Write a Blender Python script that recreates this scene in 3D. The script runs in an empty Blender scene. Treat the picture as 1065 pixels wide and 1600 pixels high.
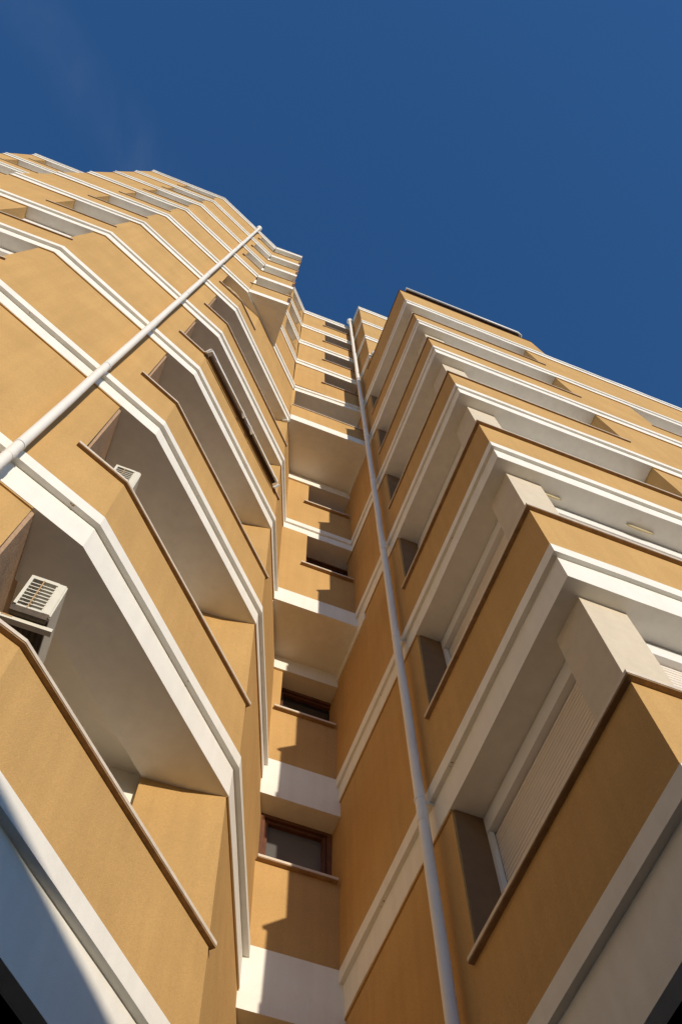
import bpy, bmesh, math, random
from mathutils import Vector, Matrix
random.seed(7)
S = bpy.context.scene
COL = S.collection

# ------------------------------------------------------------------ camera
GZ = 1.6                                   # the lens is 1.6 m above the pavement
def _cam():
    pitch, roll, yaw = math.radians(70.4067), math.radians(-2.3204), math.radians(23.3351)
    f = Vector((math.cos(pitch)*math.sin(yaw), math.cos(pitch)*math.cos(yaw), math.sin(pitch)))
    r = Vector((math.cos(yaw), -math.sin(yaw), 0)); u = r.cross(f)
    r2 = math.cos(roll)*r + math.sin(roll)*u; u2 = -math.sin(roll)*r + math.cos(roll)*u
    m = Matrix((r2, u2, -f)).transposed().to_4x4(); m.translation = (0, 0, GZ)
    cd = bpy.data.cameras.new('camera'); co = bpy.data.objects.new('camera', cd); COL.objects.link(co)
    co.matrix_world = m
    cd.sensor_fit = 'VERTICAL'; cd.sensor_height = 36; cd.sensor_width = 24
    cd.lens = 1514.81/1600*36; cd.clip_start = .05; cd.clip_end = 2000
    S.camera = co
_cam()
S.render.resolution_x, S.render.resolution_y = 681, 1024

# ------------------------------------------------------------------ light
SUN = Vector((.165, -1, .135)).normalized()          # towards the sun: low, behind the camera
elev = math.asin(SUN.z); azim = math.atan2(SUN.x, SUN.y)
WISP_N, WISP_C = (-0.5441, 0.8266, -0.1436), (-0.2262, 0.0204, 0.9739)   # faint streak of cirrus
W = bpy.data.worlds.new('World'); S.world = W; W.use_nodes = True
nt = W.node_tree; nt.nodes.clear()
out = nt.nodes.new('ShaderNodeOutputWorld'); bg = nt.nodes.new('ShaderNodeBackground')
sky = nt.nodes.new('ShaderNodeTexSky'); sky.sky_type = 'NISHITA'; sky.sun_disc = False
sky.sun_elevation = elev; sky.sun_rotation = azim
sky.altitude = 0; sky.air_density = 1.0; sky.dust_density = 0.0; sky.ozone_density = 5.3
bg.inputs['Strength'].default_value = .15
tc = nt.nodes.new('ShaderNodeTexCoord')
def vdot(v):
    n = nt.nodes.new('ShaderNodeVectorMath'); n.operation = 'DOT_PRODUCT'; n.inputs[1].default_value = v; nt.links.new(tc.outputs['Generated'], n.inputs[0]); return n.outputs['Value']
def mrange(x, a, b, c=0, d=1):
    n = nt.nodes.new('ShaderNodeMapRange'); n.interpolation_type = 'SMOOTHSTEP'; n.inputs['From Min'].default_value = a; n.inputs['From Max'].default_value = b
    n.inputs['To Min'].default_value = c; n.inputs['To Max'].default_value = d; nt.links.new(x, n.inputs['Value']); return n.outputs[0]
def mmul(a, b):
    n = nt.nodes.new('ShaderNodeMath'); n.operation = 'MULTIPLY'; nt.links.new(a, n.inputs[0])
    if isinstance(b, float): n.inputs[1].default_value = b
    else: nt.links.new(b, n.inputs[1])
    return n.outputs[0]
wn = nt.nodes.new('ShaderNodeTexNoise'); wn.inputs['Scale'].default_value = 9; wn.inputs['Detail'].default_value = 7; wn.inputs['Roughness'].default_value = .6; wn.inputs['Distortion'].default_value = .6
mpw = nt.nodes.new('ShaderNodeMapping'); mpw.inputs['Rotation'].default_value = (0, 0, .5); mpw.inputs['Scale'].default_value = (1, .35, 1); nt.links.new(tc.outputs['Generated'], mpw.inputs['Vector']); nt.links.new(mpw.outputs[0], wn.inputs['Vector'])
ab = nt.nodes.new('ShaderNodeMath'); ab.operation = 'ABSOLUTE'; nt.links.new(vdot(WISP_N), ab.inputs[0])
wisp = mmul(mmul(mrange(ab.outputs[0], 0, .045, 1, 0), mrange(vdot(WISP_C), .955, .99)), mrange(wn.outputs['Fac'], .36, .75))
wisp = mmul(wisp, .022)
mixw = nt.nodes.new('ShaderNodeMix'); mixw.data_type = 'RGBA'; nt.links.new(wisp, mixw.inputs[0]); nt.links.new(sky.outputs[0], mixw.inputs[6]); mixw.inputs[7].default_value = (4.6, 5.2, 6.0, 1)
nt.links.new(mixw.outputs[2], bg.inputs['Color']); nt.links.new(bg.outputs[0], out.inputs['Surface'])
sd = bpy.data.lights.new('sun', 'SUN'); so = bpy.data.objects.new('sun', sd); COL.objects.link(so)
sd.energy = 2.55; sd.angle = math.radians(.5); sd.color = (1, .885, .73)
so.rotation_euler = SUN.to_track_quat('Z', 'Y').to_euler(); so.location = (5, -30, 30)
S.view_settings.view_transform = 'Standard'; S.view_settings.look = 'None'
S.view_settings.exposure = .62; S.view_settings.gamma = 1; S.view_settings.use_curve_mapping = False

# ------------------------------------------------------------------ materials
def mat(name, col, rough=.85, var=.08, vscale=2.2, bump=0, bscale=160, spec=.3, grime=0, grime_col=(.25, .2, .15), streak=0, grain=0):
    m = bpy.data.materials.new(name); m.use_nodes = True; t = m.node_tree; N = t.nodes; L = t.links
    b = N['Principled BSDF']; b.inputs['Roughness'].default_value = rough
    b.inputs['Specular IOR Level'].default_value = spec
    g = N.new('ShaderNodeNewGeometry')
    n1 = N.new('ShaderNodeTexNoise'); n1.inputs['Scale'].default_value = vscale; n1.inputs['Detail'].default_value = 6; n1.inputs['Roughness'].default_value = .62
    L.new(g.outputs['Position'], n1.inputs['Vector'])
    r = N.new('ShaderNodeMapRange'); r.inputs['From Min'].default_value = .3; r.inputs['From Max'].default_value = .7
    r.inputs['To Min'].default_value = 1-var; r.inputs['To Max'].default_value = 1+var; L.new(n1.outputs['Fac'], r.inputs['Value'])
    mul = N.new('ShaderNodeVectorMath'); mul.operation = 'SCALE'; mul.inputs[0].default_value = col
    L.new(r.outputs[0], mul.inputs['Scale']); last = mul.outputs[0]
    if grain:
        ng = N.new('ShaderNodeTexNoise'); ng.inputs['Scale'].default_value = 55; ng.inputs['Detail'].default_value = 5; ng.inputs['Roughness'].default_value = .7; L.new(g.outputs['Position'], ng.inputs['Vector'])
        rg = N.new('ShaderNodeMapRange'); rg.inputs['From Min'].default_value = .3; rg.inputs['From Max'].default_value = .7; rg.inputs['To Min'].default_value = 1-grain; rg.inputs['To Max'].default_value = 1+grain; L.new(ng.outputs['Fac'], rg.inputs['Value'])
        mg = N.new('ShaderNodeVectorMath'); mg.operation = 'SCALE'; L.new(last, mg.inputs[0]); L.new(rg.outputs[0], mg.inputs['Scale']); last = mg.outputs[0]
    if streak:
        mp = N.new('ShaderNodeMapping'); mp.inputs['Scale'].default_value = (9, 9, .5); L.new(g.outputs['Position'], mp.inputs['Vector'])
        n3 = N.new('ShaderNodeTexNoise'); n3.inputs['Scale'].default_value = 1; n3.inputs['Detail'].default_value = 4; L.new(mp.outputs[0], n3.inputs['Vector'])
        r3 = N.new('ShaderNodeMapRange'); r3.inputs['From Min'].default_value = .35; r3.inputs['From Max'].default_value = .68
        r3.inputs['To Min'].default_value = 1+streak*.4; r3.inputs['To Max'].default_value = 1-streak; L.new(n3.outputs['Fac'], r3.inputs['Value'])
        m3 = N.new('ShaderNodeVectorMath'); m3.operation = 'SCALE'; L.new(last, m3.inputs[0]); L.new(r3.outputs[0], m3.inputs['Scale']); last = m3.outputs[0]
    if grime:
        n4 = N.new('ShaderNodeTexNoise'); n4.inputs['Scale'].default_value = 5.5; n4.inputs['Detail'].default_value = 9; n4.inputs['Roughness'].default_value = .75
        L.new(g.outputs['Position'], n4.inputs['Vector'])
        r4 = N.new('ShaderNodeMapRange'); r4.inputs['From Min'].default_value = .55; r4.inputs['From Max'].default_value = .78
        r4.inputs['To Max'].default_value = grime; L.new(n4.outputs['Fac'], r4.inputs['Value'])
        mx = N.new('ShaderNodeMix'); mx.data_type = 'RGBA'; L.new(r4.outputs[0], mx.inputs[0]); L.new(last, mx.inputs[6]); mx.inputs[7].default_value = (*grime_col, 1); last = mx.outputs[2]
    L.new(last, b.inputs['Base Color'])
    if bump:
        n2 = N.new('ShaderNodeTexNoise'); n2.inputs['Scale'].default_value = bscale; n2.inputs['Detail'].default_value = 3; L.new(g.outputs['Position'], n2.inputs['Vector'])
        n5 = N.new('ShaderNodeTexNoise'); n5.inputs['Scale'].default_value = 3.5; n5.inputs['Detail'].default_value = 4; L.new(g.outputs['Position'], n5.inputs['Vector'])
        ad = N.new('ShaderNodeMath'); ad.operation = 'MULTIPLY_ADD'; ad.inputs[1].default_value = 3.0; L.new(n5.outputs['Fac'], ad.inputs[0]); L.new(n2.outputs['Fac'], ad.inputs[2])
        bp = N.new('ShaderNodeBump'); bp.inputs['Strength'].default_value = bump; bp.inputs['Distance'].default_value = .004
        L.new(ad.outputs[0], bp.inputs['Height']); L.new(bp.outputs[0], b.inputs['Normal'])
    return m
M = dict(
    ochre=mat('ochre_stucco', (.522, .322, .125), .92, .075, 1.1, .7, 120, .15, streak=.05, grain=.09),
    white=mat('white_paint', (.80, .768, .695), .75, .03, 3, .3, 120, .3, grime=.24, grime_col=(.55, .49, .39), streak=.04),
    cream=mat('ceiling_paint', (.83, .785, .685), .85, .05, 1.3, .3, 130, .2, grime=.14, grime_col=(.45, .38, .29)),
    beige=mat('beige_render', (.62, .535, .41), .95, .05, 8, 1.0, 110, .15, grime=.2, grime_col=(.42, .36, .3)),
    marble=mat('sill_marble', (.66, .57, .46), .5, .10, 14, 0, 1, .4, grime=.35, grime_col=(.36, .26, .16)),
    sill_shade_chip=mat('sill_underside', (.31, .195, .10), .9, .25, 12, .8, 60, .2),  # brown carries the shade and wall bounce under sills; also colours the chips
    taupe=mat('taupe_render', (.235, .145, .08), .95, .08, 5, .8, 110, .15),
    rough=mat('rough_brown_render', (.43, .285, .18), .95, .10, 7, 1.0, 90, .1, grain=.2),
    shutter=mat('shutter_plastic', (.74, .665, .575), .55, .04, 6, 0, 1, .35),
    pvc=mat('white_pipe_plastic', (.83, .795, .72), .5, .03, 3, 0, 1, .3, grime=.12, grime_col=(.5, .45, .4)),
    frame=mat('white_window_frame', (.80, .79, .77), .4, .02, 3, 0, 1, .5),
    wood=mat('brown_window_wood', (.13, .048, .019), .5, .25, 9, .2, 60, .4, streak=.2),
    dark=mat('dark_interior', (.006, .0055, .005), .95, .2, 3, 0, 1, 0),
    ac=mat('cream_metal', (.68, .64, .53), .5, .05, 8, 0, 1, .4, grime=.35, grime_col=(.42, .3, .17)),
    acdark=mat('rusty_metal', (.10, .075, .05), .7, .35, 16, .4, 60, .3, grime=.6, grime_col=(.20, .10, .04)),
    coil=mat('aluminium_fins', (.42, .41, .37), .5, .2, 30, 0, 1, .5),
    rust=mat('rusted_paint', (.46, .29, .14), .8, .25, 30),
    pale=mat('pale_ground', (.40, .375, .33), .9, .15, .05),
    asphalt=mat('asphalt_paving', (.075, .07, .065), .9, .2, 1.5, .4, 60),
    roof=mat('clay_roof', (.26, .12, .07), .85, .25, 3, .5, 20),
    plaster=mat('pale_plaster', (.62, .56, .46), .9, .08, 1.5, .4, 90),
    cloth=mat('pale_cloth', (.62, .50, .32), .95, .1, 10),
    canopy=mat('dark_canopy', (.05, .035, .025), .6, .2, 5),
    fabric_shade=mat('shaded_awning_fabric', (.045, .022, .010), .9, .2, 8),  # roll colour darkened to carry the shadow below the front bar
    tube=mat('yellowed_plastic', (.60, .49, .28), .5, .06, 8),
    coping_shade=mat('coping_and_shade_brown', (.10, .05, .025), .6, .2, 10),  # coping brown, reused for the painted shade strip on the corner bay
)
def glass(name, col, rough):
    m = bpy.data.materials.new(name); m.use_nodes = True; t = m.node_tree; b = t.nodes['Principled BSDF']
    b.inputs['Base Color'].default_value = (*col, 1); b.inputs['Roughness'].default_value = rough; b.inputs['Specular IOR Level'].default_value = .7
    n = t.nodes.new('ShaderNodeTexNoise'); n.inputs['Scale'].default_value = 4
    r = t.nodes.new('ShaderNodeMapRange'); r.inputs['To Min'].default_value = rough*.7; r.inputs['To Max'].default_value = rough*1.3
    t.links.new(n.outputs['Fac'], r.inputs['Value']); t.links.new(r.outputs[0], b.inputs['Roughness'])
    return m
M['frost'] = glass('frosted_glass', (.12, .115, .108), .22)
M['blackglass'] = glass('dark_glass', (.02, .02, .02), .08)

# ------------------------------------------------------------------ helpers
def obj(name, bm, m, parent=None, smooth=False):
    bmesh.ops.recalc_face_normals(bm, faces=bm.faces)
    xs = [v.co for v in bm.verts]
    c = Vector((sum(v.x for v in xs)/len(xs), sum(v.y for v in xs)/len(xs), min(v.z for v in xs)))
    for v in bm.verts: v.co -= c
    me = bpy.data.meshes.new(name); bm.to_mesh(me); bm.free(); me.materials.append(M[m])
    if smooth:
        for p in me.polygons: p.use_smooth = True
    o = bpy.data.objects.new(name, me); COL.objects.link(o)
    o.location = c
    if parent is not None:
        o.parent = parent; o.location = c - world_loc(parent)
    return o
def world_loc(o):
    v = Vector(o.location)
    while o.parent: o = o.parent; v += Vector(o.location)
    return v
def thing(name, label, cat, loc, group=None):
    o = bpy.data.objects.new(name, None); COL.objects.link(o); o.location = loc
    o['label'] = label; o['category'] = cat
    if group: o['group'] = group
    return o
def tag(o, label, cat, group=None):
    o['label'] = label; o['category'] = cat
    if group: o['group'] = group
    return o
def prism(bm, lo, hi, z0, z1):
    a = [bm.verts.new((p[0], p[1], z0)) for p in lo]; b = [bm.verts.new((p[0], p[1], z1)) for p in hi]
    n = len(a)
    bm.faces.new(a[::-1]); bm.faces.new(b)
    for i in range(n):
        j = (i+1) % n; bm.faces.new((a[i], a[j], b[j], b[i]))
def P(poly, z0, z1):
    bm = bmesh.new(); prism(bm, poly, poly, z0, z1); return bm
def box(bm, x0, x1, y0, y1, z0, z1): prism(bm, [(x0, y0), (x1, y0), (x1, y1), (x0, y1)], [(x0, y0), (x1, y0), (x1, y1), (x0, y1)], z0, z1)
def B(x0, x1, y0, y1, z0, z1):
    bm = bmesh.new(); box(bm, x0, x1, y0, y1, z0, z1); return bm
def offs(pts, d, jit=None):
    """open polyline moved d to its left (into the building); outside is on its right"""
    n = len(pts); res = []
    ds = d if isinstance(d, (list, tuple)) else [d]*n
    for i in range(n):
        p = Vector(pts[i][:2]); dd = ds[i]
        e = []
        if i > 0: e.append((p-Vector(pts[i-1][:2])).normalized())
        if i < n-1: e.append((Vector(pts[i+1][:2])-p).normalized())
        nn = [Vector((-v.y, v.x)) for v in e]
        if len(nn) == 1: q = p+nn[0]*dd
        else:
            s = nn[0]+nn[1]; q = p+s*(dd/(1+nn[0].dot(nn[1])))
        res.append((q.x, q.y))
    return res
def dense(pts, step=.6):
    r = [pts[0]]
    for a, b in zip(pts[:-1], pts[1:]):
        L = math.hypot(b[0]-a[0], b[1]-a[1]); k = max(1, int(L/step))
        for i in range(1, k+1): r.append((a[0]+(b[0]-a[0])*i/k, a[1]+(b[1]-a[1])*i/k))
    return r
def strip(bm, pts, d0, d1, z0, z1, d0top=None, jit=0.0):
    """solid following an open polyline between offsets d0 (outer) and d1 (inner)"""
    if jit:
        pts = dense(pts); n = len(pts)
        o0 = offs(pts, [d0+random.uniform(-jit, jit) for _ in range(n)]); o1 = offs(pts, [(d0 if d0top is None else d0top)+random.uniform(-jit, jit) for _ in range(n)])
        zz0 = [z0+random.uniform(-jit, jit) for _ in range(n)]; zz1 = [z1+random.uniform(-jit, jit)*.6 for _ in range(n)]
    else:
        n = len(pts); o0 = offs(pts, d0); o1 = offs(pts, d0 if d0top is None else d0top); zz0 = [z0]*n; zz1 = [z1]*n
    inn = offs(pts, d1)
    A = [bm.verts.new((*o0[i], zz0[i])) for i in range(n)]; Bv = [bm.verts.new((*o1[i], zz1[i])) for i in range(n)]
    C = [bm.verts.new((*inn[i], z1)) for i in range(n)]; D = [bm.verts.new((*inn[i], z0)) for i in range(n)]
    for i in range(n-1):
        for q in ((A, Bv), (Bv, C), (C, D), (D, A)):
            bm.faces.new((q[0][i], q[0][i+1], q[1][i+1], q[1][i]))
    bm.faces.new((A[0], Bv[0], C[0], D[0])); bm.faces.new((A[-1], D[-1], C[-1], Bv[-1]))
def tube(bm, pts, r, seg=16, cap=True):
    rings = []
    n = len(pts)
    for i, p in enumerate(pts):
        p = Vector(p)
        t = (Vector(pts[min(i+1, n-1)])-Vector(pts[max(i-1, 0)])).normalized()
        a = t.orthogonal().normalized() if abs(t.z) < .95 else Vector((1, 0, 0)); a = (a-t*a.dot(t)).normalized(); b = t.cross(a)
        rr = r[i] if isinstance(r, (list, tuple)) else r
        rings.append([bm.verts.new(p+a*rr*math.cos(2*math.pi*k/seg)+b*rr*math.sin(2*math.pi*k/seg)) for k in range(seg)])
    for u, v in zip(rings[:-1], rings[1:]):
        for k in range(seg): bm.faces.new((u[k], u[(k+1) % seg], v[(k+1) % seg], v[k]))
    if cap: bm.faces.new(rings[0][::-1]); bm.faces.new(rings[-1])
def bar(bm, a, b, w, h, up=(0, 0, 1)):
    a, b = Vector(a), Vector(b); t = (b-a).normalized(); s = t.cross(Vector(up)).normalized(); u = s.cross(t)
    vs = []
    for p in (a, b):
        vs.append([bm.verts.new(p+s*sx*w/2+u*su*h/2) for sx, su in ((-1, -1), (1, -1), (1, 1), (-1, 1))])
    bm.faces.new(vs[0][::-1]); bm.faces.new(vs[1])
    for k in range(4): bm.faces.new((vs[0][k], vs[0][(k+1) % 4], vs[1][(k+1) % 4], vs[1][k]))
def copies(src, n):      # linked copies of one part
    r = [src]
    for _ in range(n-1):
        c = src.copy(); COL.objects.link(c); r.append(c)
    return r

# ------------------------------------------------------------------ ground and the house across the street
o = obj('pavement', B(-26, 26, -4.5, 30, -.4, 0), 'asphalt'); o['kind'] = 'structure'
o = obj('road', B(-26, 26, -7.9, -4.5, -.5, -.12), 'asphalt'); o['kind'] = 'structure'
bm = bmesh.new()
for a in ((-900, 900, -900, -7.9), (-900, -26, -7.9, 30), (26, 900, -7.9, 30), (-900, 900, 30, 900)): box(bm, *a, -.6, -.05)
o = obj('terrain', bm, 'pale'); o['kind'] = 'structure'

# ------------------------------------------------------------------ the building
H = 3.0
F = lambda k: GZ+4.106+H*k
def FB(k): return F(k)-(.70 if k == 0 else .53 if k == 1 else .42)     # lower edge of a band
MO = .16                                   # height of the upper moulding
DFS = 1.0                                  # the right wing's mouldings are shallower
def DF(k): return {0: .058, 1: .056, 2: .047, 3: .040, 4: .033}.get(k, .028)*(1 if k == 0 else DFS)
D_WB = .017         # setbacks of fascia, wall head, wall foot from the moulding
SILL = .88
bld = thing('apartment_building', 'ochre apartment block with white bands round every floor and stepped corners', 'apartment building', (1.5, 7, 0))
A, Bp, C = (-2.84, 2.14), (-.693, 3.016), (1.007, 4.695)
L0s = (-5.32, 2.15)
R = (2.631, 1.975); XR = 2.625
E1, E2 = (.238, 2.99), (.252, 3.945)
J = (.945, 4.655)
REND = 15.0
def along(a, b, t): return (a[0]+(b[0]-a[0])*t, a[1]+(b[1]-a[1])*t)
def at_x(a, b, x): return along(a, b, (x-a[0])/(b[0]-a[0]))
def yb(k): return 6.575 if k <= 2 else 5.705 if k <= 4 else 4.645
def Lend(k):                                # where the left wing's return meets the back wall
    y = yb(k); return (1.007+(y-4.695)*.397, y)

def wall(pts, k, z0=None, z1=None, thick=.3, mat_='ochre', name='wall', lip=True):
    """wall over a plan polyline in storey k, foot at the band below, head under the band above"""
    bm = bmesh.new(); z0 = F(k)-.004 if z0 is None else z0; top = FB(k+1)
    z1 = top+.004 if z1 is None else z1
    D_F = DF(k+1); D_WT = D_F+.019
    def doff(z): return D_WB+(D_WT-D_WB)*max(0, min(1, (z-F(k))/(top-F(k))))
    strip(bm, pts, doff(z0), thick, z0, z1, doff(z1))
    if lip and abs(z1-top) < .01: strip(bm, pts, D_F+.004, thick-.01, top-.022, top-.002)
    return obj(name, bm, mat_, bld)
def parapet(pts, k, h=SILL, thick=.22): return wall(pts, k, z1=F(k)+h, thick=thick, name='parapet', lip=False)
def sill(pts, k, h=SILL, ext0=.09, ext1=.09, inner=.30, out_=.006):
    def ex(a, b, e):
        L = math.hypot(b[0]-a[0], b[1]-a[1]); return (a[0]-(b[0]-a[0])/L*e, a[1]-(b[1]-a[1])/L*e)
    q = list(pts)
    if ext0: q[0] = ex(pts[0], pts[1], ext0)
    if ext1: q[-1] = ex(pts[-1], pts[-2], ext1)
    bm = bmesh.new(); strip(bm, q, out_, inner, F(k)+h+.014, F(k)+h+.048)
    o = obj('window_sill', bm, 'marble', bld)
    bm = bmesh.new(); strip(bm, q, out_+.004, inner-.01, F(k)+h, F(k)+h+.0135, jit=.002); obj('sill_underside', bm, 'sill_shade_chip', o)  # brown layer with the sill's underside shade put into its colour
    return o
def band(pts, k, thick=.42, jit=.0042, double=True):
    bm = bmesh.new()
    z1 = F(k)-MO if double else F(k)
    strip(bm, pts, DF(k) if double else .004, thick, FB(k), z1+.003 if double else z1, jit=jit)
    b = obj('floor_band', bm, 'white', bld)
    if double:
        bm = bmesh.new(); strip(bm, pts, 0, thick+.01, F(k)-MO, F(k), jit=jit*.8)
        obj('moulding', bm, 'white', b)
    return b
def ceiling(poly, z0, z1): return obj('ceiling_slab', P(poly, z0, z1), 'cream', bld)

SHUT = {}
def shutter(a, b, zlo, zhi, nrm, individual):
    """roller shutter between plan points a,b in a vertical plane; nrm points out of the building"""
    a, b, nrm = Vector((*a, 0)), Vector((*b, 0)), Vector((*nrm, 0)); t = (b-a).normalized(); L = (b-a).length
    zb = zhi-.20
    bm = bmesh.new(); bar(bm, (*(a-nrm*.05)[:2], (zlo+zb)/2), (*(b-nrm*.05)[:2], (zlo+zb)/2), .02, zb-zlo)
    root = obj('roller_shutter', bm, 'shutter', bld)
    bm = bmesh.new(); bar(bm, (*(a-nrm*.01)[:2], (zb+zhi)/2), (*(b-nrm*.01)[:2], (zb+zhi)/2), .07, zhi-zb-.012); obj('shutter_box', bm, 'frame', root)
    for p in (a+t*.02, b-t*.02):
        bm = bmesh.new(); bar(bm, (p.x, p.y, zlo), (p.x, p.y, zb-.004), .045, .055, up=t); obj('shutter_rail', bm, 'frame', root)
    pitch = .045; n = int((zb-.012-zlo)/pitch)
    prof = [(0, .006), (.006, .015), (.022, .018), (.036, .015), (.042, .006)]
    def slat(bm, z):
        vs = []
        for p in (a+t*.04, b-t*.04):
            vs.append([bm.verts.new((p.x+nrm.x*(d-.045), p.y+nrm.y*(d-.045), z+h)) for h, d in prof])
        for i in range(len(prof)-1): bm.faces.new((vs[0][i], vs[1][i], vs[1][i+1], vs[0][i+1]))
        bm.faces.new(vs[0]); bm.faces.new(vs[1][::-1]); bm.faces.new((vs[0][0], vs[0][-1], vs[1][-1], vs[1][0]))
    if individual:
        bm = bmesh.new(); slat(bm, zb-.016-pitch); s0 = obj('slat', bm, 'shutter', root)
        for i, s in enumerate(copies(s0, n)):
            if i: s.location.z = s0.location.z-pitch*i+random.uniform(-.0018, .0018)
    else:
        bm = bmesh.new()
        for i in range(n): slat(bm, zb-.016-pitch*(i+1))
        o = obj('slats', bm, 'shutter', root); o['kind'] = 'stuff'
    return root
def window(a, b, zlo, zhi, nrm, fm='wood', pm='frost', fw=.07, mull=False):
    a, b, nrm = Vector((*a, 0)), Vector((*b, 0)), Vector((*nrm, 0)); t = (b-a).normalized()
    bm = bmesh.new(); bar(bm, (*(a-nrm*.05)[:2], (zlo+zhi)/2), (*(b-nrm*.05)[:2], (zlo+zhi)/2), .012, zhi-zlo-.01)
    root = obj('window', bm, pm, bld)
    def fr(p, q, w, d): 
        bm = bmesh.new(); bar(bm, p, q, w, d, up=nrm if abs((Vector(q)-Vector(p)).z) > .01 else (0, 0, 1)); obj('frame', bm, fm, root)
    for p, s in ((a, 1), (b, -1)):
        p = p+t*fw/2*s; fr((p.x, p.y, zlo), (p.x, p.y, zhi), fw, .07)
    for z in (zlo+fw/2, zhi-fw/2):
        p, q = a+t*fw, b-t*fw; fr((p.x, p.y, z), (q.x, q.y, z), .07, fw)
    if fm == 'wood':                        # inner sash
        for p, s in ((a, 1), (b, -1)):
            p = p+t*(fw*1.5)*s-nrm*.02; fr((p.x, p.y, zlo+fw), (p.x, p.y, zhi-fw), fw*.8, .05)
        p, q = a+t*fw*1.9-nrm*.02, b-t*fw*1.9-nrm*.02; fr((p.x, p.y, zhi-fw*1.5), (q.x, q.y, zhi-fw*1.5), .05, fw*.8)
    if mull:
        p = (a+b)/2; fr((p.x, p.y, zlo+fw), (p.x, p.y, zhi-fw), fw*.9, .06)
    return root

# ---- floor bands -------------------------------------------------
for k in range(0, 11):
    if k <= 4:
        pl = [L0s, A, Bp, C, Lend(k)]
        band(pl, k, .60 if k else .16)
    elif k == 5:
        band([L0s, A, Bp, C], k, .60)
        bm = bmesh.new(); strip(bm, [(C[0]-.01, yb(5)), (XR+.02, yb(5))], .0, .46, F(5)-.36, F(5), jit=.002); obj('floor_band', bm, 'white', bld)
    elif k == 6:
        band([L0s, A, Bp, C], k, .60)                                   # under the overhang
        band([(-1.0, 2.892), Bp, E1, E2], k, .35, double=False) if False else None
    else:
        band([L0s, A, Bp], k, .60)
    # far end of the left wing, set back
    band([(-9.08, 3.06), (-5.0, 3.06)], k, .42)
# overhanging corner bay, one plain band per floor
for k in range(6, 11):
    bm = bmesh.new(); strip(bm, [along(Bp, E1, .004), E1, E2], .004, .20, F(k)-.38, F(k), jit=.002)
    obj('floor_band', bm, 'white', bld)
    if k > 6:
        band([E2, J, (XR+.02, yb(6))], k, .40)
    else:
        band([C, (XR+.02, yb(6))], k, .40)
    ceiling([offs([Bp, E1, E2], .19)[0], offs([Bp, E1, E2], .19)[1], (.07, 4.4), (-.60, 3.75), (-.62, 3.2)] if k > 6 else [(-.62, 3.10), (.05, 3.175), (.06, 3.95), (.02, 3.80)], F(k)-.376, F(k)-.02)
# back wall of the recess
for k in (1, 2, 3, 4):
    y = yb(k); pts = [(Lend(k)[0]-.12, y), (XR+.10, y)]
    if k == 4: band(pts, k, .42)
    else:
        bm = bmesh.new(); strip(bm, pts, .0, .46, F(k)-{1: .73, 2: .70, 3: .43}[k], F(k), jit=.002); obj('floor_band', bm, 'white', bld)
# soffits under the two steps outwards
bm = bmesh.new(); box(bm, 1.35, XR+.15, 6.1, 7.0, F(3)-.415, F(3)-.02); box(bm, 1.62, XR+.15, 6.578, 6.95, F(3)-.76, F(3)-.40); obj('floor_band', bm, 'cream', bld)
bm = bmesh.new(); box(bm, 1.06, XR+.15, 5.0, 6.1, F(5)-.357, F(5)-.02); box(bm, 1.25, XR+.15, 5.708, 6.2, F(5)-.70, F(5)-.37); obj('floor_band', bm, 'cream', bld)
bm = bmesh.new(); strip(bm, [(1.66, 6.575), (XR+.1, 6.575)], -.012, .01, F(3)-.765, F(3)-.405); obj('floor_band', bm, 'white', bld)
bm = bmesh.new(); strip(bm, [(1.30, 5.705), (XR+.1, 5.705)], -.012, .01, F(5)-.705, F(5)-.375); obj('floor_band', bm, 'white', bld)
for kk, ya, yz in ((3, 5.705, 6.575), (5, 4.645, 5.705)):
    pa, pz = (1.007+(ya-4.695)*.397, ya+.01), (1.007+(yz-4.695)*.397, yz-.005)
    bm = bmesh.new(); strip(bm, [pa, pz], .045, .14, F(kk)-.47, F(kk)-.38); obj('floor_band', bm, 'white', bld)
    bm = bmesh.new(); strip(bm, [(XR, yz-.005), (XR, ya-.25)], DF(kk)*.75-.003, .14, F(kk)-(.62 if kk == 3 else .46), F(kk)-.38); obj('floor_band', bm, 'white', bld)
# right wing
DFS = .75
for k in range(0, 7):
    pts = [(XR, {0: 6.8, 1: 6.8, 2: 6.8, 3: 6.8, 4: 5.95, 5: 5.95, 6: 4.9}[k]), R, (REND, 1.985)]
    band(pts, k, .42 if k else .16)
for k in range(7, 11):
    band([(XR+.01, 4.9), (2.640, 3.87), (10.5, 3.875)], k, .40)

DFS = 1.0
# chips, cracks and nail holes in the mouldings near the lens
def chip(x, y, z, r):
    bm = bmesh.new(); n = 7
    bmesh.ops.create_icosphere(bm, subdivisions=1, radius=r)
    for v in bm.verts: v.co = Vector((x, y, z))+v.co*random.uniform(.5, 1.3)
    obj('chip', bm, 'sill_shade_chip', bld)
for (x, y), k, r in ((at_x(A, Bp, -.93), 1, .013), (at_x(A, Bp, -.945), 1, .010), (at_x(A, Bp, -.92), 1, .008), (at_x(A, Bp, -2.3), 2, .007), (at_x(Bp, C, .35), 1, .007), (at_x(Bp, C, -.1), 2, .007)):
    chip(x-.003, y+.02, F(k)-MO, r)
for y, k, r in ((5.55, 1, .009), (5.62, 1, .007), (4.02, 1, .010), (4.06, 1, .006), (3.1, 2, .007), (5.2, 2, .007)): chip(XR+.03, y, F(k)-MO, r)
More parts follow.
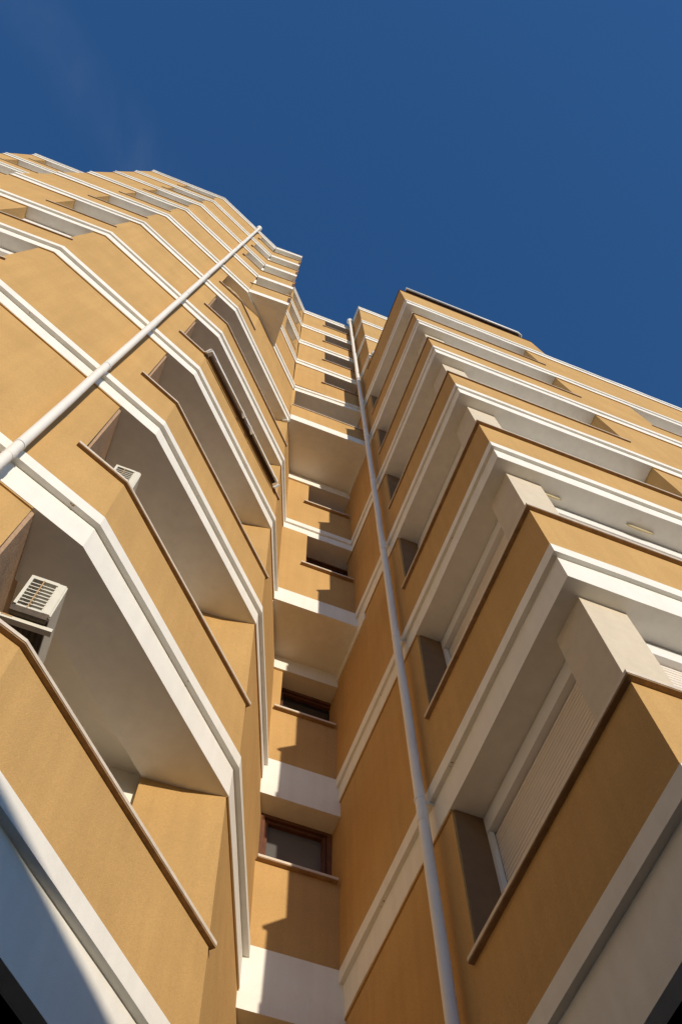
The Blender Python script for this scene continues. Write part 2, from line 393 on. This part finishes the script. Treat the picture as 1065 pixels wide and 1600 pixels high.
# ---- left wing ---------------------------------------------------
P1 = at_x(A, Bp, -1.115)
N0, N1 = (-4.08, 2.146), (-3.04, 2.141)
for k in range(0, 10):
    # first face: pier, window, pier
    wall([L0s, N0], k, thick=.34); parapet([N0, N1], k, thick=.3)
    sill([N0, N1], k, inner=.32)
    zl, zh = F(k)+SILL+.047, FB(k+1)+.004
    shutter((N0[0]+.005, 2.40), (N1[0]-.005, 2.40), zl, zh-.004, (0, -1), k in (2, 3))
    obj('wall', B(-4.3, -2.9, 2.47, 2.6, F(k)-.02, F(k+1)-.1), 'ochre', bld)
    obj('wall', B(-5.32, -5.02, 2.45, 4.0, F(k)-.4, F(k+1)-.4), 'ochre', bld)
    # far end
    Q0, Q1 = (-8.58, 3.06), (-6.4, 3.06)
    wall([(-9.08, 3.06), Q0], k, thick=.34); parapet([Q0, Q1], k); sill([Q0, Q1], k, inner=.32); wall([Q1, (-5.0, 3.06)], k)
    shutter((Q0[0]+.005, 3.34), (Q1[0]-.005, 3.34), zl, zh-.004, (0, -1), False)
    obj('wall', B(-8.9, -6.2, 3.42, 3.55, F(k)-.02, F(k+1)-.1), 'ochre', bld)
    if k <= 4:
        wall([N1, A, P1], k, thick=.34)
        parapet([P1, Bp, C], k, thick=.16)
        sill([P1, Bp, C], k, ext0=.07, ext1=.03, inner=.22, out_=-.004)
        # corner block between the balcony and the return
        Le = Lend(k if k >= 1 else 1)
        top = FB(k+1)
        def blk(d, zz):
            q = offs([Bp, C, Le], d); return [q[1], q[2], (q[2][0]+.16, q[2][1]+.4), (.25, q[2][1]+.4), (.25, 4.80), (q[1][0]-.35, 4.785)]
        bm = bmesh.new(); prism(bm, blk(D_WB, 0), blk(DF(k+1)+.019, 0), F(k)-.004, top+.004)
        q = offs([C, Le], DF(k+1)+.004); prism(bm, [q[0], q[1], (q[1][0]-.2, q[1][1]), (q[0][0]-.2, q[0][1]+.3)], [q[0], q[1], (q[1][0]-.2, q[1][1]), (q[0][0]-.2, q[0][1]+.3)], top-.022, top-.002)
        obj('wall', bm, 'ochre', bld)
        # inside of the balcony
        q1 = offs([A, P1], .33)[1]
        obj('reveal', P([(P1[0]-.034, P1[1]+.082), (P1[0]-.004, P1[1]+.10), (P1[0]-.004, 5.3), (-1.42, 5.3), (-1.42, P1[1]+.1)], F(k)-.1, F(k+1)-.2), 'rough', bld)
        obj('wall', B(-1.2, .30, 5.16, 5.34, F(k)-.1, F(k+1)-.2), 'beige', bld)
        shutter((-.75, 5.10), (.245, 5.10), F(k)+.03, F(k+1)-.93, (0, -1), k == 0)
        obj('wall', B(-1.1, .30, 4.90, 5.15, F(k+1)-.92, F(k+1)-.36), 'cream', bld); obj('ledge', B(-1.1, .27, 4.87, 4.899, F(k+1)-.90, F(k+1)-.86), 'cream', bld)
    elif k == 5:
        P5, P6 = at_x(A, Bp, -1.2), at_x(Bp, C, -.262)
        wall([N1, A, P5], k, thick=.34)
        parapet([P5, Bp, P6], k, thick=.16); sill([P5, Bp, P6], k, ext0=.05, ext1=.03, inner=.2, out_=-.004)
        bm = bmesh.new(); top = FB(6)
        def blk5(d):
            q = offs([P6, C], d); return [q[0], q[1], (1.04, 4.72), (1.04, 6.0), (.3, 6.0), (-1.5, 4.0), (-1.5, 3.02), (-1.2, 3.12)]
        prism(bm, blk5(D_WB), blk5(DF(6)+.019), F(5)-.004, top+.004); strip(bm, [P6, C], DF(6)+.004, .2, top-.022, top-.002); obj('wall', bm, 'ochre', bld)
    else:
        K1 = Bp if k == 6 else at_x(A, Bp, -1.215)
        wall([N1, A, K1], k, thick=.34)
        open_ = [Bp, E1, E2] if k == 6 else [K1, Bp, E1, E2]
        op2 = open_[:-1]
        bm = bmesh.new(); strip(bm, op2, .009, .14, F(k)-.004, F(k)+1.06); obj('parapet', bm, 'ochre', bld)
        sill(op2, k, h=1.06, ext0=.08, ext1=.02, inner=.2, out_=-.014)
        bm = bmesh.new(); box(bm, E1[0]-.055, E1[0]-.004, E1[1]+.004, E1[1]+.05, F(k)+.02, F(k)+.80); obj('return_shade_strip', bm, 'coping_shade', bld)  # dark strip added for the shaded side return, shade in its colour
        wall([along(E1, E2, .17), E2], k, thick=.12)
        # inside: back and far wall
        obj('wall', P([(-1.55, 3.06), (-1.215, 3.16), (-.72, 3.43), (.08, 3.47), (.08, 3.62), (-.75, 3.60), (-1.55, 3.25)], F(k)-.1, FB(k+1)+.01), 'cream', bld)
        # face behind the overhang
        if k == 6: wall([E2, J], k, thick=.3)
        else:
            a, b = at_x(E2, J, .41), at_x(E2, J, .87)
            wall([E2, a], k, thick=.3); parapet([a, b], k, h=.70); sill([a, b], k, h=.70, ext0=0, ext1=0)
            wall([b, J], k, thick=.3)
            q = offs([a, b], .42); q2 = offs([a, b], .5); obj('wall', P([(q[0][0]-.3, q[0][1]-.3), (q[1][0]+.2, q[1][1]+.2), (q2[1][0]+.2, q2[1][1]+.2), (q2[0][0]-.3, q2[0][1]-.3)], F(k), FB(k+1)+.01), 'cream', bld)
# slabs behind the bands of the left wing
for k in range(0, 11):
    i5 = offs([L0s, A, Bp, C], .56)
    poly = [(-5.0, 2.7), i5[1], i5[2], i5[3], (.6, 6.5), (-5.0, 6.5)]
    if k >= 6: poly = [(-5.0, 2.7), i5[1], (-1.3, 3.35), (-.70, 3.52), (.04, 3.60), (.3, 4.6), (.55, 5.0), (.6, 6.5), (-5.0, 6.5)]
    ceiling(poly, F(k)-.385, F(k)-.03)
    ceiling([(-8.9, 3.44), (-4.9, 3.44), (-4.9, 6.5), (-8.9, 6.5)], F(k)-.40, F(k)-.03)
ceiling([(-.64, 3.10), (.06, 3.17), (.06, 3.86), (.00, 3.82)], F(6)-.34, F(6)-.03)
# niche ceilings for the corner bay
for k in range(7, 11):
    ceiling([(-1.3, 3.30), (-.66, 3.28), (.06, 3.18), (.06, 3.64), (-.72, 3.56)], F(k)-.355, F(k)-.03)

# ---- recess back wall --------------------------------------------
for k in range(0, 10):
    y = yb(k) if k else 6.575
    if k == 2 or k == 4: y = yb(k)
    zh = {0: F(1)-.73, 1: F(2)-.70, 2: F(3)-.765, 3: FB(4), 4: F(5)-.705}.get(k, FB(k+1))
    hs = 1.17
    xl = {0: 1.60, 1: 1.62, 2: 1.84, 3: 1.82, 4: 1.80, 5: 1.02}.get(k, 1.72)
    x0 = (Lend(k)[0] if 0 < k <= 4 else 1.75 if k == 0 else 1.0)
    def wl(pts, z0, z1, nm='wall'):
        bm = bmesh.new(); strip(bm, pts, .022, .34, z0, z1); return obj(nm, bm, 'ochre', bld)
    if k <= 4 and xl > x0: wl([(x0-.15, y), (xl, y)], F(k)-.004, zh+.004)
    if k >= 6: wall([J, (xl, y)], k, thick=.34)
    if k == 5:
        hs = .90
        wl([(.98, y), (XR+.06, y)], F(k)-.004, F(k)+hs, 'parapet')
        sill([(1.0, y), (XR, y)], k, h=hs, ext0=.0, ext1=.0, inner=.3)
        obj('wall', B(.9, 2.8, 5.85, 6.0, F(5)-.1, F(6)), 'beige', bld)
        window((1.35, 5.82), (2.45, 5.82), F(5)+.05, F(5)+2.2, (0, -1), 'wood', 'blackglass')
        ceiling([(.9, 5.0), (2.75, 5.0), (2.75, 6.1), (.9, 6.1)], F(6)-.40, F(6)-.03)
        continue
    wl([(xl if xl > x0 else x0-.15, y), (XR+.06, y)], F(k)-.004, F(k)+hs, 'parapet')
    a = [(max(xl, 1.75), y), (XR+.0, y)] if k <= 1 else [(xl, y), (XR, y)]
    sill(a, k, h=hs, ext0=.02 if k <= 1 else .09, ext1=0, inner=.32, out_=-.035 if k <= 4 else -.01)
    yw = y+{3: .44, 4: .62}.get(k, .30 if k < 3 else .62)
    zl = F(k)+hs+.047
    if k == 1: window((1.795, yw), (XR+.04, yw), zl, zh, (0, -1), 'wood', 'frost', .055)
    elif k in (2, 3, 4): window((xl+.01, yw), (XR+.16, yw), zl, zh, (0, -1), 'wood', 'blackglass', .055)
    else: window((xl+.01, yw), (XR+.03, yw), zl, zh, (0, -1), 'wood', 'blackglass', .055)
    obj('wall', B(x0-.2 if k <= 4 else .8, 3.0, yw+.08, yw+.2, F(k)-.1, F(k+1)-.05), 'dark', bld)
    if k == 1:                              # small raised blind box above the frame
        pass
    if k <= 4: ceiling([(x0-.1, y+.30), (2.9, y+.30), (2.9, y+.85), (x0-.1, y+.85)], zh+.006, zh+.2)
    else: ceiling([(1.0, y+.30), (2.9, y+.30), (2.9, y+.85), (1.0, y+.85)], zh+.006, zh+.2)
ceiling([(.62, 5.3), (2.7, 5.0), (2.7, 7.5), (.62, 7.5)], F(10)-.38, F(10)-.03)

DFS = .75
# ---- right wing --------------------------------------------------
YN, XN = 4.22, 5.54
for k in range(0, 6):
    wall([(XR, {0: 6.9, 1: 6.9, 2: 6.9, 3: 6.0, 4: 6.0, 5: 4.95}[k]), (XR+.001, YN)], k, thick=.36)
    parapet([(XR, YN), R, (XN, 1.976)], k, thick=.26)
    sill([(XR, YN), R, (XN, 1.976)], k, h=SILL, ext0=.045, ext1=.09, inner=.34, out_=-.012 if k <= 2 else 0)
    zl, zh = F(k)+SILL+.047, FB(k+1)
    obj('pillar', B(2.82, 3.22, 2.145, 2.53, zl-.01, zh+.006), 'beige', bld)
    shutter((2.985, YN-.005), (2.985, 2.535), zl, zh, (-1, 0), k <= 1)
    shutter((3.225, 2.325), (XN-.005, 2.325), zl, zh, (0, -1), k <= 1)
    obj('wall', B(3.05, 3.2, 2.40, 4.5, F(k)-.1, F(k+1)-.1), 'dark', bld)
    obj('wall', B(3.21, 5.9, 2.40, 2.5, F(k)-.1, F(k+1)-.1), 'dark', bld)
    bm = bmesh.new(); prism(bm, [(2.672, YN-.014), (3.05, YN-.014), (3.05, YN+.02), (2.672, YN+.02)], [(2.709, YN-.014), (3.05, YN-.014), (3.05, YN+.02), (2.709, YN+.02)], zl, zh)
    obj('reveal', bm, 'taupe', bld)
    if k <= 4:
        wall([(XN, 1.976), (7.15, 1.978)], k, thick=.36); parapet([(7.15, 1.978), (9.6, 1.98)], k, thick=.26); sill([(7.15, 1.978), (9.6, 1.98)], k, inner=.34)
        shutter((7.155, 2.325), (9.595, 2.325), zl, zh, (0, -1), False); wall([(9.6, 1.98), (REND, 1.985)], k, thick=.36)
        obj('wall', B(7.0, 9.8, 2.40, 2.5, F(k)-.1, F(k+1)-.1), 'dark', bld)
    else: wall([(XN, 1.976), (REND, 1.985)], k, thick=.36)
for k in range(0, 7):
    ceiling([(3.02, 2.37), (REND, 2.37), (REND, 7), (3.02, 7)], F(k)-.40, F(k)-.03)
# parapet of the roof terrace
bm = bmesh.new(); strip(bm, [(XR, 4.08), R, (6.2, 1.977)], .03, .24, F(6)-.004, F(6)+2.02); obj('parapet', bm, 'ochre', bld)
bm = bmesh.new(); strip(bm, [(XR, 4.10), R, (6.22, 1.977)], .015, .26, F(6)+2.02, F(6)+2.05); obj('roof_coping', bm, 'coping_shade', bld)
# storeys set back above the terrace
for k in range(6, 10):
    wall([(XR+.01, 4.95), (2.640, 3.87), (10.5, 3.875)], k, thick=.36)
ceiling([(2.9, 4.2), (10.4, 4.2), (10.4, 9), (2.9, 9)], F(10)-.4, F(10)-.02)
# thin metal copings on the roof edges
for pts in ([L0s, A, Bp, E1, E2, J, (XR, yb(6))], [(XR+.01, 4.6), (2.640, 3.87), (10.5, 3.875)], [(-9.08, 3.06), (-5.0, 3.06)]):
    bm = bmesh.new(); strip(bm, pts, -.012, .25, F(10)+.001, F(10)+.022); obj('roof_coping', bm, 'white', bld)
# ground floor, set back under the first band
bm = bmesh.new()
g = offs([L0s, A, Bp, C], 1.1)
prism(bm, [g[0], g[1], g[2], g[3], (1.6, 7.4), (3.3, 7.4), (3.3, 3.2), (REND, 3.2), (REND, 9), (-5.3, 9)], [g[0], g[1], g[2], g[3], (1.6, 7.4), (3.3, 7.4), (3.3, 3.2), (REND, 3.2), (REND, 9), (-5.3, 9)], 0, F(0)-.5)
obj('shop_front', bm, 'dark', bld)
bm = bmesh.new(); i = offs([L0s, A, Bp, C, Lend(1)], .15)
prism(bm, [i[0], i[1], i[2], i[3], i[4], (1.6, 7.5), (-5.3, 7.5)], [i[0], i[1], i[2], i[3], i[4], (1.6, 7.5), (-5.3, 7.5)], F(0)-.66, F(0)-.3)
prism(bm, [(2.77, 7.5), (2.77, 2.12), (REND, 2.12), (REND, 7.5)], [(2.77, 7.5), (2.77, 2.12), (REND, 2.12), (REND, 7.5)], F(0)-.66, F(0)-.3)
obj('portico_ceiling', bm, 'dark', bld)  # near-black colour puts the portico's shade into soffit and shop front

# ------------------------------------------------------------------ downpipes
def downpipe(cx, cy, r, ztop, label, wx, wy, hop):
    t = thing('downpipe', label, 'drainpipe', (cx, cy, 0), 'white downpipes on the facade')
    bm = bmesh.new(); pts = []
    z = 0
    while z < ztop: pts.append((cx+random.uniform(-.004, .004), cy+random.uniform(-.004, .004), z)); z += 1.0
    pts.append((cx, cy, ztop)); tube(bm, pts, r, 20); obj('pipe', bm, 'pvc', t, True)
    for k in range(0, 11):
        z = F(k)-.37
        if z > ztop-.3: break
        bm = bmesh.new(); tube(bm, [(cx, cy, z-.10), (cx, cy, z-.095), (cx, cy, z+.02), (cx, cy, z+.03)], [r*1.01, r*1.06, r*1.06, r*1.0], 20); obj('joint', bm, 'pvc', t, True)
        bm = bmesh.new(); bar(bm, (cx, cy, z+.20), (cx+wx*.16, cy+wy*.16, z+.20), .012, .03); tube(bm, [(cx, cy, z+.185), (cx, cy, z+.215)], r*1.1, 16)
        obj('pipe_clamp', bm, 'frame', t)
    bm = bmesh.new(); tube(bm, [(cx, cy, ztop-.30), (cx, cy, ztop-.16), (cx, cy, ztop-.15), (cx, cy, ztop)], [r*1.05, r*1.9, r*2.0, r*2.1], 20); obj('hopper', bm, 'pvc', t, True)
    bm = bmesh.new(); tube(bm, [(cx, cy, ztop-.08), (cx+wx*.3, cy+wy*.3, ztop-.02)], r*.8, 12); obj('spout', bm, 'pvc', t, True)
nL = (math.sin(math.radians(22.2)), -math.cos(math.radians(22.2)))
downpipe(-1.425+nL[0]*0, 2.622, .043, F(10)-.30, 'white downpipe climbing the sunlit left wing of the ochre block', -nL[0], -nL[1], 1)
downpipe(2.545, 4.455, .048, F(10)+.05, 'white downpipe in the shade beside the dark side wall of the right wing', 1, 0, 1)

# ------------------------------------------------------------------ air conditioners on the balconies
def aircon(x0, x1, y0, y1, z0, z1, label, bracket):
    t = thing('air_conditioner', label, 'air conditioner', ((x0+x1)/2, (y0+y1)/2, z0), 'air conditioners on the corner balconies')
    w = .014
    bm = bmesh.new()                         # sheet casing with an open end towards the street
    box(bm, x0, x1, y0+.02, y1, z1-w, z1); box(bm, x1-w, x1, y0+.02, y1, z0+.02, z1-w); box(bm, x0, x0+w, y0+.5, y1, z0+.02, z1-w); box(bm, x0, x1, y1, y1+w, z0, z1)
    bmesh.ops.bevel(bm, geom=[e for e in bm.edges if e.calc_length() > .3], offset=.006, segments=2, affect='EDGES')
    obj('casing', bm, 'ac', t)
    xm = x1-.072
    bm = bmesh.new(); box(bm, xm, x1, y0, y0+.03, z0+.02, z1)
    bmesh.ops.bevel(bm, geom=[e for e in bm.edges], offset=.010, segments=3, affect='EDGES'); obj('end_panel', bm, 'ac', t)
    bm = bmesh.new(); box(bm, x0, xm+.01, y0, y0+.03, z1-.045, z1-.003); box(bm, x0, x0+.022, y0, y0+.03, z0+.02, z1-.045); box(bm, x0, xm+.01, y0, y0+.03, z0+.02, z0+.045)
    obj('grille_frame', bm, 'ac', t)
    xb = x0+(xm-x0)*.52
    bm = bmesh.new(); box(bm, xb-.0035, xb+.0035, y0-.004, y0+.02, z0+.03, z1-.04); obj('grille_bar', bm, 'rust', t)
    n = 8
    bm = bmesh.new(); zz = z0+.05; bar(bm, (x0+.02, y0+.012, zz), (xm+.005, y0+.012, zz), .016, .010); l0 = obj('louvre', bm, 'ac', t)
    for i, c in enumerate(copies(l0, n)):
        if i: c.location.z = l0.location.z+(z1-z0-.10)/n*i
    obj('coil', B(xb+.01, xm, y0+.045, y0+.08, z0+.03, z1-.03), 'coil', t)
    for i in range(n-1):
        zz = z0+.075+(z1-z0-.10)/n*i
        bm = bmesh.new(); pts = [(x0+.035+.0*j+(xb-x0-.05)*j/6, y0+.05-.028*math.sin(math.pi*j/6), zz+.03*math.sin(math.pi*j/6)) for j in range(7)]
        tube(bm, pts, .006, 6); obj('coil_bend', bm, 'coil', t)
    bm = bmesh.new(); box(bm, x0, x1-.004, y0+.03, y1, z0, z0+.02)
    for i in range(6):
        xx = x0+.02+(x1-x0-.06)*i/5; box(bm, xx, xx+.018, y0+.06, y1-.06, z0-.012, z0+.001)
    obj('base_tray', bm, 'acdark', t)
    obj('tray_front', B(x0+.004, x1-.01, y0-.004, y0+.031, z0-.055, z0+.0195), 'acdark', t)
    for dz, rr in ((.30, .013), (.25, .009), (.20, .011)):
        bm = bmesh.new(); pts = [(x0+.03, y1-.02, z0+dz), (x0-.02, y1+.05, z0+dz-.02), (x0-.08, y1+.07, z0+dz-.08), (-1.10, y1+.05, z0+dz-.25), (-1.105, y1+.03, z0-.25)]
        tube(bm, pts, rr, 8); obj('hose', bm, 'pvc' if rr > .01 else 'dark', t, True)
    if bracket:
        for yy in (y0+.06, y1-.12):
            bm = bmesh.new(); bar(bm, (-1.117, yy, z0-.078), (x1+.05, yy, z0-.078), .04, .04); bar(bm, (-1.12, yy, z0-.06), (-1.12, yy, z0+.30), .035, .02, up=(1, 0, 0))
            br = obj('bracket', bm, 'ac', t)
            bm = bmesh.new(); bar(bm, (-.98, yy-.021, z0-.066), (-.905, yy-.021, z0-.066), .003, .016); obj('rust_patch', bm, 'rust', br)
aircon(-.945, -.690, 3.20, 4.0, F(0)+1.58, F(0)+2.07, 'cream air conditioner on a rusty bracket above the lowest balcony sill', True)
aircon(-.925, -.675, 3.25, 4.02, F(1)+1.40, F(1)+1.88, 'small cream air conditioner peeping over the second balcony sill', True)

# ------------------------------------------------------------------ rolled awning on the fourth balcony
k = 3
nB = Vector((.703, -.711, 0)); tB = Vector((.711, .703, 0))
t = thing('retractable_awning', 'rolled up awning with white bar along the balcony edge of the left wing', 'awning', (Bp[0]+.7, Bp[1]+.7, F(k)+.9))
def onL2(s, o, z): p = Vector((Bp[0], Bp[1], 0))+tB*s+nB*o; return (p.x, p.y, F(k)+z)
bm = bmesh.new(); bar(bm, onL2(-.02, .055, .955), onL2(2.17, .055, .955), .06, .085); obj('front_bar', bm, 'frame', t)
bm = bmesh.new(); tube(bm, [onL2(.02, .045, .80), onL2(2.12, .045, .82)], .032, 12); obj('fabric_roll', bm, 'fabric_shade', t, True)
for s0, s1 in ((.12, .98), (2.05, 1.25)):
    bm = bmesh.new(); bar(bm, onL2(s0, .085, .83), onL2(s1, .095, .83), .025, .035); obj('arm', bm, 'ac', t)
    bm = bmesh.new(); bar(bm, onL2(s1-.06, .09, .86), onL2(s1+.06, .09, .80), .045, .05); obj('arm_joint', bm, 'frame', t)
for s in (-.05, 2.2):
    bm = bmesh.new(); bar(bm, onL2(s, .0, .86), onL2(s, .085, .90), .025, .12); obj('end_cap', bm, 'frame', t)

# cloth left on a sill
bm = bmesh.new(); sm = at_x(A, Bp, -1.08); pts = []
nA = Vector((nL[0], nL[1], 0)); d = Vector((Bp[0]-A[0], Bp[1]-A[1], 0)).normalized()
for i in range(9):
    q = Vector((sm[0], sm[1], 0))+d*(.045*i)+nA*.0
    pts.append((q.x, q.y, F(5)+SILL+.045+.012*math.sin(i*2.1)))
tube(bm, pts, [.012, .028, .03, .024, .032, .035, .028, .022, .010], 10)
tag(obj('cloth', bm, 'cloth', None, True), 'crumpled pale cloth lying on a brown sill of the left wing', 'cloth')

# yellowed curved bars under the ceiling of the right wing
for x0, x1, lab in ((4.26, 4.58, 'longer curved yellow bar on the ceiling over the second right window'), (3.26, 3.48, 'short curved yellow bar beside the pillar on the right wing')):
    bm = bmesh.new(); pts = [(x0+(x1-x0)*i/6, 2.205+.0*i, FB(2)-.016-.022*math.sin(math.pi*i/6)) for i in range(7)]
    tube(bm, pts, [.008, .013, .014, .014, .014, .013, .010], 8)
    tag(obj('ceiling_bar', bm, 'tube', None, True), lab, 'bar', 'yellow bars under the ceiling')

# canopy over the roof terrace
t = thing('roof_canopy', 'dark flat canopy with white edge above the right roof parapet', 'canopy', (4.4, 2.6, F(6)+2.4))
obj('canopy_roof', B(2.86, 5.95, 1.97, 4.3, F(6)+2.43, F(6)+2.47), 'canopy', t)
bm = bmesh.new(); pts = [(2.84, 1.955, F(6)+2.46), (5.9, 1.955, F(6)+2.46), (6.0, 1.99, F(6)+2.46), (6.03, 2.08, F(6)+2.46), (6.03, 4.3, F(6)+2.46)]
tube(bm, pts, .035, 10); obj('edge_bar', bm, 'frame', t, True)
for x in (3.2, 4.4, 5.7):
    bm = bmesh.new(); bar(bm, (x, 2.3, F(6)), (x, 2.3, F(6)+2.42), .06, .06, up=(1, 0, 0)); obj('post', bm, 'canopy', t)
for y in (1.99, 2.03, 2.07, 2.12, 2.2, 2.4, 2.7, 3.0, 3.4, 3.8):
    obj('slat', B(2.9, 5.9, y, y+.014, F(6)+2.405, F(6)+2.428), 'wood', t)
# unidentified white drum by the setback corner
t = thing('corner_drum', 'small white drum at the setback corner above the terrace', 'lamp', (2.75, 3.72, F(6)+2.0))
bm = bmesh.new(); tube(bm, [(2.74, 3.80, F(7)-.38), (2.74, 3.80, F(7)-.12)], .06, 14); obj('drum', bm, 'frame', t, True)
bm = bmesh.new(); bar(bm, (2.74, 3.80, F(7)-.05), (2.74, 3.90, F(7)-.05), .10, .07); obj('mount', bm, 'ac', t)

# ------------------------------------------------------------------ house across the street (behind the camera; throws the shadow on the lowest band)
t = thing('house', 'low pale house with a clay roof across the street from the ochre block', 'house', (0, -12, 0))
bm = bmesh.new(); HY = -8.2
box(bm, -9, 4.4, -18, HY, -.1, 5.6); obj('wall', bm, 'plaster', t)
bm = bmesh.new()
prof = [(-9.3, 5.6), (4.7, 5.6), (4.7, 6.75), (-4, 7.79), (-9.3, 7.1)]
f0 = [bm.verts.new((x, HY+.25, z)) for x, z in prof]; f1 = [bm.verts.new((x, -18.2, z)) for x, z in prof]
bm.faces.new(f0); bm.faces.new(f1[::-1])
for i in range(5): j = (i+1) % 5; bm.faces.new((f0[i], f1[i], f1[j], f0[j]))
obj('roof', bm, 'roof', t)
for x in (-7.5, -4.5, -1, 2.2):
    obj('window', B(x, x+1.2, HY, HY+.03, 1.2, 2.7), 'blackglass', t)

# unseen block added on the left to cut sky light, also behind the camera
t = thing('sky_light_blocker', 'unseen tall block added on the left to cut sky light', 'apartment building', (-25, -14, 0))
obj('wall', B(-36, -13.5, -34, 1.5, -.1, 24), 'plaster', t)
obj('roof_coping', B(-36.2, -13.3, -34.2, 1.7, 24.001, 24.3), 'roof', t)
w0 = obj('window', B(-13.5, -13.47, -30.6, -29.4, 2.0, 3.5), 'blackglass', t)
for i in range(8):
    for j in range(7):
        if i or j:
            c = w0.copy(); COL.objects.link(c); c.location.y = w0.location.y+i*4; c.location.z = w0.location.z+j*3
